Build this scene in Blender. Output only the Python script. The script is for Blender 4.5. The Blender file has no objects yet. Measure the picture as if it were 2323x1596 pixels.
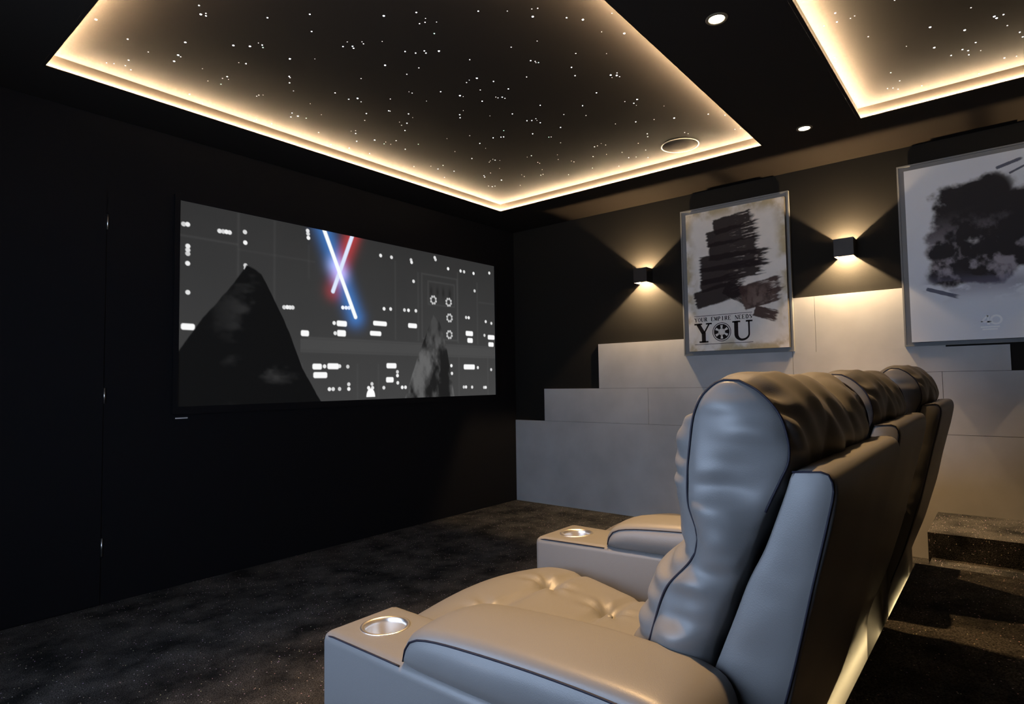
import bpy, bmesh, math, random
import numpy as np
from mathutils import Vector, Matrix, noise

# ---------------------------------------------------------------- camera, world, light, exposure
scn = bpy.context.scene
col = scn.collection
cam = bpy.data.objects.new('camera', bpy.data.cameras.new('camera'))
col.objects.link(cam)
cam.data.sensor_width = 36.0
cam.data.lens = 1369.15 / 2323 * 36.0
cam.data.clip_start = 0.02
RT = Vector((0.6357577, -0.77173568, -0.01536859))
DN = Vector((0.02929499, 0.04401975, -0.99860105))
FW = Vector((0.77133258, 0.63441808, 0.05059389))
m = Matrix((RT, -DN, -FW)).transposed().to_4x4()
m.translation = Vector((0, 0, 1.15))
cam.matrix_world = m
scn.camera = cam
w = bpy.data.worlds.new('world'); scn.world = w; w.use_nodes = True
w.node_tree.nodes['Background'].inputs[0].default_value = (0.5, 0.6, 0.8, 1)
w.node_tree.nodes['Background'].inputs[1].default_value = 0.0
scn.view_settings.view_transform = 'Standard'
scn.view_settings.look = 'None'
scn.view_settings.gamma = 1.0
scn.view_settings.exposure = 0.0
scn.cycles.use_denoising = True
scn.cycles.max_bounces = 6
scn.cycles.sample_clamp_indirect = 3.0

COVE_WARM = (1.0, 0.75, 0.46)
COVE_POWER = 1000.0
DOWN_WARM = (1.0, 0.60, 0.25)
DOWN_POWER = 470.0
SCONCE_WARM = (1.0, 0.70, 0.38)
SCONCE_POWER = 115.0
ADDED_WINDOW_COOL = (0.56, 0.72, 1.0)  # cool side light from the added, unseen window
ADDED_WINDOW_POWER = 10.5
STRIP_POWER = 20.0

random.seed(4)

# ---------------------------------------------------------------- helpers
def tag(o, label=None, cat=None, group=None, kind=None):
    if label: o['label'] = label
    if cat: o['category'] = cat
    if group: o['group'] = group
    if kind: o['kind'] = kind
    return o

def empty(name, loc=(0, 0, 0)):
    o = bpy.data.objects.new(name, None); col.objects.link(o); o.location = loc
    o.empty_display_size = 0.1
    return o

def link(name, mesh, mat, parent=None, smooth=False):
    if smooth:
        for p in mesh.polygons: p.use_smooth = True
    if mat is not None:
        mesh.materials.clear()
        for mm in (mat if isinstance(mat, (list, tuple)) else [mat]): mesh.materials.append(mm)
    o = bpy.data.objects.new(name, mesh); col.objects.link(o)
    if parent: o.parent = parent
    return o

def from_bm(name, bm, mat, parent=None, smooth=False):
    me = bpy.data.meshes.new(name)
    bmesh.ops.recalc_face_normals(bm, faces=bm.faces)
    bm.to_mesh(me); bm.free()
    return link(name, me, mat, parent, smooth)

def add_box(bm, x0, x1, y0, y1, z0, z1, mi=0):
    v = [bm.verts.new(p) for p in ((x0,y0,z0),(x1,y0,z0),(x1,y1,z0),(x0,y1,z0),(x0,y0,z1),(x1,y0,z1),(x1,y1,z1),(x0,y1,z1))]
    for f in ((0,3,2,1),(4,5,6,7),(0,1,5,4),(1,2,6,5),(2,3,7,6),(3,0,4,7)):
        fc = bm.faces.new([v[i] for i in f]); fc.material_index = mi
    return v

def bevel_box(bm, x0, x1, y0, y1, z0, z1, r, seg=3):
    b2 = bmesh.new(); add_box(b2, x0, x1, y0, y1, z0, z1)
    bmesh.ops.bevel(b2, geom=list(b2.edges), offset=r, segments=seg, affect='EDGES', profile=0.5)
    me = bpy.data.meshes.new('tmp'); b2.to_mesh(me); b2.free()
    bm.from_mesh(me); bpy.data.meshes.remove(me)

def add_tube(bm, pts, r, n=6, closed=False):
    pts = [Vector(p) for p in pts]; rings = []
    up = Vector((0.13, 0.21, 0.97)).normalized()
    N = len(pts)
    for i, p in enumerate(pts):
        a = pts[(i-1) % N] if (closed or i > 0) else p
        b = pts[(i+1) % N] if (closed or i < N-1) else p
        t = (b - a)
        t = t.normalized() if t.length > 1e-9 else Vector((0,1,0))
        s = t.cross(up)
        if s.length < 1e-3: s = t.cross(Vector((1,0,0)))
        s.normalize(); q = s.cross(t)
        rings.append([bm.verts.new(p + r*(math.cos(2*math.pi*k/n)*s + math.sin(2*math.pi*k/n)*q)) for k in range(n)])
    for i in range(N if closed else N-1):
        A, B = rings[i], rings[(i+1) % N]
        for k in range(n):
            bm.faces.new((A[k], A[(k+1) % n], B[(k+1) % n], B[k]))
    if not closed:
        bm.faces.new(rings[0]); bm.faces.new(list(reversed(rings[-1])))

def lathe(bm, prof, n=32, c=(0,0,0), mi=0):
    rings = []
    for r, z in prof:
        rings.append([bm.verts.new((c[0]+r*math.cos(2*math.pi*k/n), c[1]+r*math.sin(2*math.pi*k/n), c[2]+z)) for k in range(n)] if r > 1e-6 else [bm.verts.new((c[0], c[1], c[2]+z))])
    for a, b in zip(rings, rings[1:]):
        for k in range(n):
            k2 = (k+1) % n
            if len(a) == 1 and len(b) == 1: continue
            if len(a) == 1: f = bm.faces.new((a[0], b[k], b[k2]))
            elif len(b) == 1: f = bm.faces.new((a[k], a[k2], b[0]))
            else: f = bm.faces.new((a[k], a[k2], b[k2], b[k]))
            f.material_index = mi

# ---------------------------------------------------------------- materials
def mat(name, base=(.5,.5,.5), rough=.6, metal=0.0, spec=.5, emit=None, strength=0.0):
    mt = bpy.data.materials.new(name); mt.use_nodes = True
    b = mt.node_tree.nodes['Principled BSDF']
    b.inputs['Base Color'].default_value = (*base, 1)
    b.inputs['Roughness'].default_value = rough
    b.inputs['Metallic'].default_value = metal
    b.inputs['Specular IOR Level'].default_value = spec
    if emit:
        b.inputs['Emission Color'].default_value = (*emit, 1)
        b.inputs['Emission Strength'].default_value = strength
    return mt

def nodes(mt): return mt.node_tree.nodes, mt.node_tree.links, mt.node_tree.nodes['Principled BSDF']

def noise_bump(mt, scale, strength, dist=.01, vor=False, detail=6):
    n, l, b = nodes(mt)
    tc = n.new('ShaderNodeTexCoord')
    t = n.new('ShaderNodeTexVoronoi' if vor else 'ShaderNodeTexNoise')
    t.inputs['Scale'].default_value = scale
    if not vor: t.inputs['Detail'].default_value = detail
    bp = n.new('ShaderNodeBump'); bp.inputs['Strength'].default_value = strength; bp.inputs['Distance'].default_value = dist
    l.new(tc.outputs['Object'], t.inputs['Vector']); l.new(t.outputs[0], bp.inputs['Height']); l.new(bp.outputs[0], b.inputs['Normal'])
    return t

def colour_noise(mt, scale, c0, c1, lo=.35, hi=.65, detail=5):
    n, l, b = nodes(mt)
    tc = n.new('ShaderNodeTexCoord'); t = n.new('ShaderNodeTexNoise'); t.inputs['Scale'].default_value = scale; t.inputs['Detail'].default_value = detail
    r = n.new('ShaderNodeValToRGB'); r.color_ramp.elements[0].position = lo; r.color_ramp.elements[1].position = hi
    r.color_ramp.elements[0].color = (*c0, 1); r.color_ramp.elements[1].color = (*c1, 1)
    l.new(tc.outputs['Object'], t.inputs['Vector']); l.new(t.outputs[0], r.inputs[0]); l.new(r.outputs[0], b.inputs['Base Color'])
    return r

M = {}
M['black_wall'] = mat('black_wall_paint', (.0045,.0045,.006), .85, spec=.15); noise_bump(M['black_wall'], 220, .15, .002)
M['side_wall'] = mat('dark_side_wall_paint', (.013,.012,.0105), .85, spec=.15); noise_bump(M['side_wall'], 200, .2, .002)
M['soffit'] = mat('soffit_paint', (.020,.016,.013), .9, spec=.1); noise_bump(M['soffit'], 200, .1, .002)
M['tray'] = mat('star_panel', (.048,.044,.040), .95, spec=.0); noise_bump(M['tray'], 300, .1, .002)
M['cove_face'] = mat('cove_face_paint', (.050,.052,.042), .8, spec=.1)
M['stone'] = mat('stone_tile', (.48,.475,.47), .75, spec=.2); colour_noise(M['stone'], 3.0, (.42,.415,.41), (.53,.525,.52), .3, .7, 8); noise_bump(M['stone'], 60, .10, .002)
M['leather'] = mat('grey_leather', (.115,.114,.114), .43, spec=.42); noise_bump(M['leather'], 620, .13, .0009, vor=True)
M['thread'] = mat('navy_piping', (.006,.006,.014), .6, spec=.25)
M['chrome'] = mat('steel_cup', (.95,.93,.90), .33, metal=1.0)
M['frame_grey'] = mat('grey_tray_frame', (.21,.215,.22), .7, spec=.2)
M['canvas_side'] = mat('canvas_side', (.05,.045,.04), .8)
M['ink'] = mat('poster_ink', (.018,.014,.014), .8, spec=.1)
M['sconce'] = mat('sconce_shell', (.013,.013,.015), .5)
M['sconce_in'] = mat('sconce_interior', (.85,.80,.70), .6)
M['trim_white'] = mat('downlight_trim', (.10,.085,.06), .5)
M['lens'] = mat('downlight_lens', (.9,.9,.9), .4, emit=(1,.82,.55), strength=40)
M['cove_led'] = mat('cove_led', (1,.9,.7), .5, emit=COVE_WARM, strength=COVE_POWER)
M['riser_led'] = mat('riser_led', (1,.9,.7), .5, emit=(1,.74,.36), strength=STRIP_POWER)
M['speaker_ring'] = mat('speaker_ring', (.55,.47,.38), .5)
M['hinge'] = mat('hinge_steel', (.8,.8,.8), .3, metal=1.0)
M['badge'] = mat('badge_silver', (.75,.75,.75), .35, metal=.4)
M['pane'] = mat('added_glow_pane', (.8,.85,.9), .6, emit=ADDED_WINDOW_COOL, strength=ADDED_WINDOW_POWER)  # glowing pane of the added window, lights the seats from the left
M['added_window_frame'] = mat('added_window_frame_paint', (.02,.02,.02), .5)
M['logo_white'] = mat('pale_print', (.97,.98,.98), .8)
M['star'] = mat('fibre_tip', (1,1,1), .4, emit=(.86,.92,1.0), strength=9)
M['star_small'] = mat('fibre_tip_faint', (1,1,1), .4, emit=(1.0,.90,.92), strength=3.2)
M['star_green'] = mat('fibre_tip_green', (1,1,1), .4, emit=(.55,1.0,.80), strength=4)

def carpet_material():
    mt = mat('glitter_carpet', (.05,.045,.04), .9, spec=.1)
    n, l, b = nodes(mt)
    tc = n.new('ShaderNodeTexCoord')
    big = n.new('ShaderNodeTexNoise'); big.inputs['Scale'].default_value = 4.5; big.inputs['Detail'].default_value = 5; big.inputs['Roughness'].default_value = .65
    fine = n.new('ShaderNodeTexNoise'); fine.inputs['Scale'].default_value = 190; fine.inputs['Detail'].default_value = 3
    for t in (big, fine): l.new(tc.outputs['Object'], t.inputs['Vector'])
    r1 = n.new('ShaderNodeValToRGB'); r1.color_ramp.elements[0].position = .36; r1.color_ramp.elements[1].position = .62
    r1.color_ramp.elements[0].color = (.016,.016,.016,1); r1.color_ramp.elements[1].color = (.092,.086,.080,1)
    l.new(big.outputs[0], r1.inputs[0])
    r2 = n.new('ShaderNodeValToRGB'); r2.color_ramp.elements[0].position = .35; r2.color_ramp.elements[1].position = .68
    r2.color_ramp.elements[0].color = (.25,.25,.25,1); r2.color_ramp.elements[1].color = (1.7,1.7,1.7,1)
    l.new(fine.outputs[0], r2.inputs[0])
    mul = n.new('ShaderNodeMix'); mul.data_type = 'RGBA'; mul.blend_type = 'MULTIPLY'; mul.inputs[0].default_value = 1
    l.new(r1.outputs[0], mul.inputs[6]); l.new(r2.outputs[0], mul.inputs[7])
    # glitter fibres: sparse bright cells of several hues
    v = n.new('ShaderNodeTexVoronoi'); v.inputs['Scale'].default_value = 150
    l.new(tc.outputs['Object'], v.inputs['Vector'])
    sep = n.new('ShaderNodeSeparateColor'); l.new(v.outputs['Color'], sep.inputs[0])
    gt = n.new('ShaderNodeMath'); gt.operation = 'GREATER_THAN'; gt.inputs[1].default_value = .965; l.new(sep.outputs[0], gt.inputs[0])
    lt = n.new('ShaderNodeMath'); lt.operation = 'LESS_THAN'; lt.inputs[1].default_value = .32; l.new(v.outputs['Distance'], lt.inputs[0])
    an = n.new('ShaderNodeMath'); an.operation = 'MULTIPLY'; l.new(gt.outputs[0], an.inputs[0]); l.new(lt.outputs[0], an.inputs[1])
    hue = n.new('ShaderNodeMix'); hue.data_type = 'RGBA'; hue.inputs[0].default_value = .55
    l.new(v.outputs['Color'], hue.inputs[6]); hue.inputs[7].default_value = (1,1,1,1)
    mx = n.new('ShaderNodeMix'); mx.data_type = 'RGBA'
    l.new(an.outputs[0], mx.inputs[0]); l.new(mul.outputs[2], mx.inputs[6]); l.new(hue.outputs[2], mx.inputs[7])
    l.new(mx.outputs[2], b.inputs['Base Color'])
    bp = n.new('ShaderNodeBump'); bp.inputs['Strength'].default_value = .8; bp.inputs['Distance'].default_value = .012
    l.new(fine.outputs[0], bp.inputs['Height']); l.new(bp.outputs[0], b.inputs['Normal'])
    return mt
M['carpet'] = carpet_material()

def picture_material(name, emission):
    mt = bpy.data.materials.new(name); mt.use_nodes = True
    n, l, b = nodes(mt)
    a = n.new('ShaderNodeAttribute'); a.attribute_name = 'picture'
    if emission:
        b.inputs['Base Color'].default_value = (.01,.01,.01,1); b.inputs['Roughness'].default_value = .9
        b.inputs['Specular IOR Level'].default_value = 0
        l.new(a.outputs['Color'], b.inputs['Emission Color']); b.inputs['Emission Strength'].default_value = emission
    else:
        l.new(a.outputs['Color'], b.inputs['Base Color']); b.inputs['Roughness'].default_value = .75
        b.inputs['Specular IOR Level'].default_value = .15
    return mt
M['screen_picture'] = picture_material('screen_picture', 1.0)
M['print'] = picture_material('canvas_print', 0)

# ---------------------------------------------------------------- room
ROOM = dict(x0=-.42, x1=4.66, y0=-3.3, y1=3.792, z=2.652, zt=2.722)
R = ROOM
def struct(name, bm, m_, smooth=False):
    return tag(from_bm(name, bm, m_, None, smooth), kind='structure')

bm = bmesh.new(); add_box(bm, R['x0']-.1, R['x1']+.1, R['y0']-.1, R['y1']+.1, -.1, 0); struct('floor', bm, M['carpet'])
bm = bmesh.new(); add_box(bm, R['x0'], R['x1'], R['y1'], R['y1']+.1, 0, R['z']+.2); struct('wall_front', bm, M['black_wall'])
bm = bmesh.new(); add_box(bm, R['x1'], R['x1']+.1, R['y0'], R['y1']+.1, 0, R['z']+.2); struct('wall_right', bm, M['side_wall'])
bm = bmesh.new(); add_box(bm, R['x0']-.1, R['x1'], R['y0']-.1, R['y0'], 0, R['z']+.2); struct('wall_back', bm, M['black_wall'])
WY0, WY1, WZ0, WZ1 = .45, 2.25, .75, 1.85      # guessed window, added out of view in the left wall for cool side light
bm = bmesh.new()
add_box(bm, R['x0']-.1, R['x0'], R['y0'], WY0, 0, R['z']+.2); add_box(bm, R['x0']-.1, R['x0'], WY1, R['y1']+.1, 0, R['z']+.2)
add_box(bm, R['x0']-.1, R['x0'], WY0, WY1, 0, WZ0); add_box(bm, R['x0']-.1, R['x0'], WY0, WY1, WZ1, R['z']+.2)
struct('wall_left', bm, M['black_wall'])
bm = bmesh.new()
for a in ((WY0, WY0+.05, WZ0, WZ1), (WY1-.05, WY1, WZ0, WZ1), (WY0+.05, WY1-.05, WZ0, WZ0+.05), (WY0+.05, WY1-.05, WZ1-.05, WZ1)):
    add_box(bm, R['x0']-.07, R['x0']-.01, *a)
wf = struct('added_window_1', bm, M['added_window_frame'])
bm = bmesh.new(); add_box(bm, R['x0']-.05, R['x0']-.04, WY0+.05, WY1-.05, WZ0+.05, WZ1-.05)
from_bm('added_window_pane', bm, M['pane'], wf)  # added emitter, source itself is a guess

# ceiling: one lowered soffit with two recessed star trays
TRAYS = [(.730, 4.010, 1.155, 3.408), (.730, 3.978, -2.5, .618)]
bm = bmesh.new()
xs = [R['x0']-.1, .730, 3.978, 4.010, R['x1']+.1]
def slab(x0, x1, y0, y1): add_box(bm, x0, x1, y0, y1, R['z'], R['zt'])
for (x0, x1, y0, y1) in ((R['x0']-.1, R['x1']+.1, TRAYS[0][3], R['y1']+.1), (R['x0']-.1, R['x1']+.1, TRAYS[1][3], TRAYS[0][2]),
                         (R['x0']-.1, R['x1']+.1, R['y0']-.1, TRAYS[1][2])):
    slab(x0, x1, y0, y1)
for tx0, tx1, ty0, ty1 in TRAYS:
    slab(R['x0']-.1, tx0, ty0, ty1); slab(tx1, R['x1']+.1, ty0, ty1)
add_box(bm, R['x0']-.1, R['x1']+.1, R['y0']-.1, R['y1']+.1, R['zt'], R['zt']+.1, 1)
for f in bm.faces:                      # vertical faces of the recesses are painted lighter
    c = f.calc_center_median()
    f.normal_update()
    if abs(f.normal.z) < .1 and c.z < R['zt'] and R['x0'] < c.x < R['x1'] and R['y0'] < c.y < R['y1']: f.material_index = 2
me = bpy.data.meshes.new('ceiling'); bm.to_mesh(me); bm.free()
tag(link('ceiling', me, [M['soffit'], M['tray'], M['cove_face']]), kind='structure')

for k, (x0, x1, y0, y1) in enumerate(TRAYS):
    root = empty('cove_strip_light', ((x0+x1)/2, (y0+y1)/2, R['z']))
    tag(root, ['warm LED cove strip around the large star tray nearest the screen',
               'warm LED cove strip around the star tray above the seats'][k], 'strip light')
    cx, cy, cz = root.location
    for name, zb, zt_, d, mm in (('ledge', .0, .0045, .0150, 'soffit'), ('led_tape', .0046, .0054, .0125, 'cove_led')):
        bm = bmesh.new()
        e = .0005
        a0, a1, b0, b1 = x0+e, x1-e, y0+e, y1-e
        for bx in ((a0, a1, b0, b0+d), (a0, a1, b1-d, b1), (a0, a0+d, b0+d, b1-d), (a1-d, a1, b0+d, b1-d)):
            add_box(bm, bx[0]-cx, bx[1]-cx, bx[2]-cy, bx[3]-cy, zb, zt_)
        from_bm(name, bm, M[mm], root)

# stone cladding in big tiles, stepping down towards the screen and the back
XW = 4.647
bands = [  # y from, y to, z from, z to, tile joints along y
    (-3.3, 3.79, 0.0, .782, (-2.1,-.9,1.55)), (1.20, 3.432, .784, 1.086, (2.35,)), (-2.1, 1.20, .7845, 1.176, (-.9,.326)),
    (1.20, 2.825, 1.088, 1.480, ()), (-.012, 1.20, 1.178, 1.333, ()), (.30, 1.20, 1.3332, 1.727, (1.044,)), (1.20, 1.62, 1.4802, 1.727, ())]
bm = bmesh.new()
for y0, y1, z0, z1, js in bands:
    e = [y0, *js, y1]
    for a, b in zip(e, e[1:]):
        add_box(bm, XW, 4.662, a+.0012, b-.0012, z0, z1)
tag(from_bm('stone_cladding', bm, M['stone']), kind='structure')

# concealed door in the screen wall with three steel hinges
bm = bmesh.new(); add_box(bm, .20, 1.118, 3.784, 3.7925, .005, 2.30)
door = struct('door_1', bm, M['black_wall'])
for z0, z1 in ((2.023, 2.108), (1.07, 1.154), (.256, .351)):
    bm = bmesh.new()
    lathe(bm, [(0, z0), (.0045, z0), (.0045, z1), (0, z1)], 10, (1.1235, 3.784, 0))
    from_bm('hinge', bm, M['hinge'], door, True)

# rear seating platform with a stair notch beside the wall
PZ, PY = .2875, .374
bm = bmesh.new()
add_box(bm, R['x0'], 3.37, R['y0'], PY, 0, PZ)
add_box(bm, 3.37, 4.02, R['y0'], -.75, 0, PZ)
add_box(bm, 4.02, 4.647, R['y0'], PY+.01, 0, PZ+.012)
add_box(bm, 3.37, 4.02, -.75, PY-.005, 0, .165)
tag(from_bm('carpeted_platform', bm, M['carpet']), kind='structure')
sl = empty('step_strip_light', (0, PY, 0))
tag(sl, 'warm LED strip along the carpeted step behind the recliners', 'strip light')
bm = bmesh.new(); add_box(bm, .2, 3.36, .0, .006, .205, .225); from_bm('led_tape', bm, M['riser_led'], sl)
bm = bmesh.new(); add_box(bm, .2, 3.36, .0, .008, .225, .230); from_bm('profile', bm, M['sconce'], sl)

# ---------------------------------------------------------------- lamps
DL = [(2.443, .877), (3.879, .887), (1.260, .880)]
DLL = ['brightest recessed round downlight between the two star trays', 'small recessed round downlight nearest the poster wall',
       'recessed round downlight above the nearest seat']
for k, (x, y) in enumerate(DL):
    r_ = empty('downlight', (x, y, R['z']))
    tag(r_, DLL[k], 'downlight', 'downlights between the star trays')
    bm = bmesh.new(); lathe(bm, [(.031, 0), (.044, 0), (.045, -.002), (.043, -.005), (.034, -.006), (.031, -.003), (.031, 0)], 40)
    from_bm('trim_ring', bm, M['trim_white'], r_, True)
    bm = bmesh.new(); lathe(bm, [(0, -.004), (.030, -.004), (.031, -.0015), (.031, -.0004), (0, -.0004)], 40)
    from_bm('lens', bm, M['lens'], r_, True)
    ld = bpy.data.lights.new('downlight_lamp', 'SPOT'); ld.energy = DOWN_POWER*(.38, .50, 1.0)[k]; ld.color = DOWN_WARM
    ld.spot_size = math.radians(76); ld.spot_blend = 1.0; ld.shadow_soft_size = .03
    lo = bpy.data.objects.new('downlight_lamp', ld); col.objects.link(lo); lo.parent = r_; lo.location = (0, 0, -.012)

SC = [(2.345, 'small black cube wall light between the screen wall and the lettered poster'),
      (.828, 'black cube wall light between the two wall posters'),
      (-.69, 'black cube wall light beyond the white poster')]
for y, lab in SC:
    r_ = empty('wall_light', (4.66, y, 2.03))
    tag(r_, lab, 'wall light', 'cube up and down wall lights')
    w2, dep, h2, t = .060, .112, .061, .003
    bm = bmesh.new()
    add_box(bm, -dep, -dep+t, -w2, w2, -h2, h2)
    for s in (-1, 1):
        add_box(bm, -dep+t, -.0005, s*w2-(t if s > 0 else 0), s*w2+(t if s < 0 else 0), -h2, h2)
    from_bm('shell', bm, M['sconce'], r_)
    bm = bmesh.new(); add_box(bm, -dep+t+.0005, -.001, -w2+t+.0005, w2-t-.0005, -.006, .006)
    for s in (-1, 1):
        add_box(bm, -dep+t+.0005, -.001, s*(w2-t-.0015)-.001, s*(w2-t-.0015)+.001, -h2+.004, h2-.004)
    add_box(bm, -dep+t+.0003, -dep+t+.002, -w2+t+.003, w2-t-.003, -h2+.004, h2-.004)
    from_bm('reflector', bm, M['sconce_in'], r_)
    for s in (-1, 1):
        ld = bpy.data.lights.new('wall_light_lamp', 'POINT'); ld.energy = SCONCE_POWER*(.72 if s < 0 else .50); ld.color = SCONCE_WARM; ld.shadow_soft_size = .004
        lo = bpy.data.objects.new('wall_light_lamp', ld); col.objects.link(lo); lo.parent = r_; lo.location = (-.084, 0, s*.013)

# in-ceiling speaker flush with the star panel
sp = empty('ceiling_speaker', (3.864, 1.665, R['zt']))
sp.location = (3.800, 1.639, R['zt'])
tag(sp, 'round flush ceiling speaker in the corner of the large star tray', 'speaker')
bm = bmesh.new(); lathe(bm, [(.123, 0), (.124, -.004), (.120, -.005), (.117, -.003), (.117, 0)], 64); from_bm('rim', bm, M['speaker_ring'], sp, True)
bm = bmesh.new(); lathe(bm, [(0, -.0035), (.05, -.0034), (.1165, -.002), (.1165, 0)], 64); from_bm('grille', bm, M['tray'], sp, True)

# ---------------------------------------------------------------- fibre optic stars
STARS = "830,2991,L 973,3055,M 1075,3101,S 1041,3251,M 1049,3319,S 1081,3343,S 1006,3340,T 980,3359,T 949,3511,T 1163,3503,T 1155,2885,L 1179,3024,L 1193,3031,S 1189,3097,L 1076,2557,M 1108,2614,L 1119,2590,S 1127,2608,M 1306,2422,M 1312,2744,L 1366,2693,L 1398,2640,M 1411,2657,M 1378,2637,T 1401,2873,T 1429,2856,M 1310,3065,T 1383,3170,T 1420,3086,S 1428,3051,M 1445,3073,T 1443,3153,M 1383,3392,M 1633,3140,S 1634,3119,S 1649,3101,T 1778,3447,S 1781,3426,T 1243,3513,T 1869,3409,T 1475,3445,T 1412,2262,M 1488,2369,M 1627,2031,L 1703,1906,M 1758,1908,T 1776,1931,S 1767,1957,S 1808,1891,T 1862,1963,M 1653,2367,M 1643,2319,T 1681,2331,M 1694,2341,M 1687,2266,T 1702,2275,S 1747,2193,T 1547,2653,L 1627,2562,T 1873,2179,M 1915,2151,M 1930,2105,M 1948,2113,M 1977,2053,L 1890,2351,L 2018,2243,S 2020,2337,S 1892,2550,S 1635,2810,M 1645,2818,S 1672,2870,M 1733,2934,S 1894,2785,M 1987,2791,M 2013,2746,L 2051,2765,S 1876,3000,T 2152,2473,T 2173,2471,S 2265,2342,M 2138,2615,S 2289,2482,T 1871,3183,M 1895,3236,M 1916,3195,L 1964,3184,M 1997,3076,T 2162,2864,M 2213,2948,S 2226,2738,M 2234,2735,S 2329,2682,M 2379,2702,T 2408,2788,M 2405,2835,S 2368,2810,T 2470,2879,M 2129,3309,S 2266,3112,S 2293,3148,M 2253,3140,T 2437,3142,L 2537,3046,M 2518,3146,M 2506,3114,T 2551,3118,T 2372,3246,M 2292,3418,M 2408,3379,M 2559,3355,S 2479,3476,S 2505,3481,T 2672,2981,M 2672,3113,M 2162,3531,T 2048,3535,T 2067,3543,T 2075,3517,T 2831,3514,T 2953,3447,T 2930,3318,S 2286,2165,S 2276,2136,T 2371,2049,M 2394,2165,S 2486,2042,M 2367,2294,L 2387,2288,T 2527,2152,S 2536,2128,M 2557,2126,S 2512,2155,T 2498,2246,M 2758,2028,M 2925,1846,M 2513,2409,T 2538,2463,M 2569,2490,M 2737,2220,M 2668,2338,T 2948,1994,S 3047,1901,S 2869,2213,M 2886,2189,M 2883,2155,S 2946,2168,M 2907,2165,T 3086,2114,M 2885,2413,M 3047,2306,M 2926,2538,M 2951,2492,M 2960,2477,M 2799,2629,S 2734,2772,T 2936,2666,M 3024,2693,T 3159,2258,M 3167,2245,S 3287,2254,S 2926,2890,S 3099,2892,M 3234,2847,S 3221,2825,T 3209,2790,T 3234,2790,M 3259,2767,T 3341,2581,T 3340,2542,M 3474,2586,S 3498,2587,S 3449,2394,T 3527,2442,S 3642,2383,S 3616,2388,T 3009,3221,T 3057,3143,M 3084,3225,M 3198,3170,M 3245,3321,T 3381,2874,T 3411,2991,S 3420,3066,M 3448,3084,M 3601,2838,T 3644,2846,S 3708,2733,M 3703,2708,S 3589,3033,L 3628,3204,S 3661,3193,M 3664,3166,S 3788,3002,T 3841,2566,S 3616,2652,T 1871,1698,M 1953,1603,T 2010,1514,T 2023,1492,S 2056,1544,L 2160,1436,M 2219,1389,L 2263,1268,T 2355,1375,T 2434,1302,L 2220,1644,T 2180,1769,S 2131,1995,S 2337,1773,M 2357,1760,S 2369,1764,T 2377,1754,M 2429,1566,S 2530,1453,T 2525,1655,M 2607,1688,M 2450,1887,S 2288,2092,L 2725,1543,L 2752,1551,T 2728,1507,S 2749,1521,L 2771,1516,S 2843,1702,M 3065,1569,L 3042,1635,S 3095,1606,M 3129,1608,T 3244,1489,T 3060,1230,L 3437,1514,L 3523,1335,M 3605,1263,S 3373,1616,S 3329,1717,M 3271,1827,S 3542,1747,M 3586,1767,M 3686,1555,S 3719,1546,S 3645,1866,S 3788,1884,S 3523,2047,S 3498,2096,S 3499,2120,M 3481,2057,T 3646,2222,M 3715,2028,S 3836,2042,M 3860,1995,S 3927,1936,S 3675,2130,T 3940,2181,T 3842,2350,S 4050,2050,T 4055,2227,T 3855,1290,T 3863,1257,T 2907,521,M 2986,530,M 2996,478,T 2988,460,T 2981,582,S 3215,443,S 3316,211,L 3452,90,L 3539,213,L 3434,316,T 3683,155,M 3652,108,M 3684,87,M 3734,86,M 3617,55,M 3725,39,T 3407,-18,L 3430,-26,L 3416,-50,M 3537,-63,S 3257,59,S 3646,-108,M 3706,-119,M 3893,-51,M 3912,-98,S 3681,413,M 3816,389,S 3873,453,S 3887,429,S 3921,409,S 3285,621,S 3315,606,S 3359,611,S 3462,623,S 3962,303,S 4008,55,S 4091,-92,S 2990,634,T 3864,613,T 2974,307,S"
def star_mesh(r, mm):
    bm = bmesh.new(); lathe(bm, [(0, -.5*r), (.7*r, -.35*r), (r, 0), (.6*r, .1*r), (0, .1*r)], 8)
    me = bpy.data.meshes.new('star_light'); bm.to_mesh(me); bm.free(); me.materials.append(mm); return me
SM = {'L': star_mesh(.0046, M['star']), 'M': star_mesh(.0032, M['star']), 'S': star_mesh(.0028, M['star_small']), 'T': star_mesh(.0020, M['star_small']),
      'G': star_mesh(.0030, M['star_green'])}
SLAB = {'L': 'brightest pinpoint fibre optic star lights in the black', 'M': 'clear white pinpoint fibre optic star lights in the black',
        'S': 'small faint pinpoint fibre optic star lights in the black', 'T': 'tiniest dim pinpoint fibre optic star lights in the black',
        'G': 'greenish pinpoint fibre optic star lights in the black'}
WORD = {'L': 'brightest', 'M': 'clear', 'S': 'small', 'T': 'tiniest', 'G': 'greenish'}
for i, t in enumerate(STARS.split()):
    a, b, k = t.split(',')
    if k == 'M' and i % 9 == 4: k = 'G'
    o = bpy.data.objects.new('star_light', SM[k]); col.objects.link(o)
    o.location = (int(a)/1000*.9825, int(b)/1000*.9825, R['zt'])
    near = int(b) < 900
    tray = 'star tray above the seats' if near else 'star tray nearest the screen'
    tag(o, SLAB[k].replace('lights', 'light') + ' ' + tray, 'star light', WORD[k] + ' stars of the ' + tray)

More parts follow.
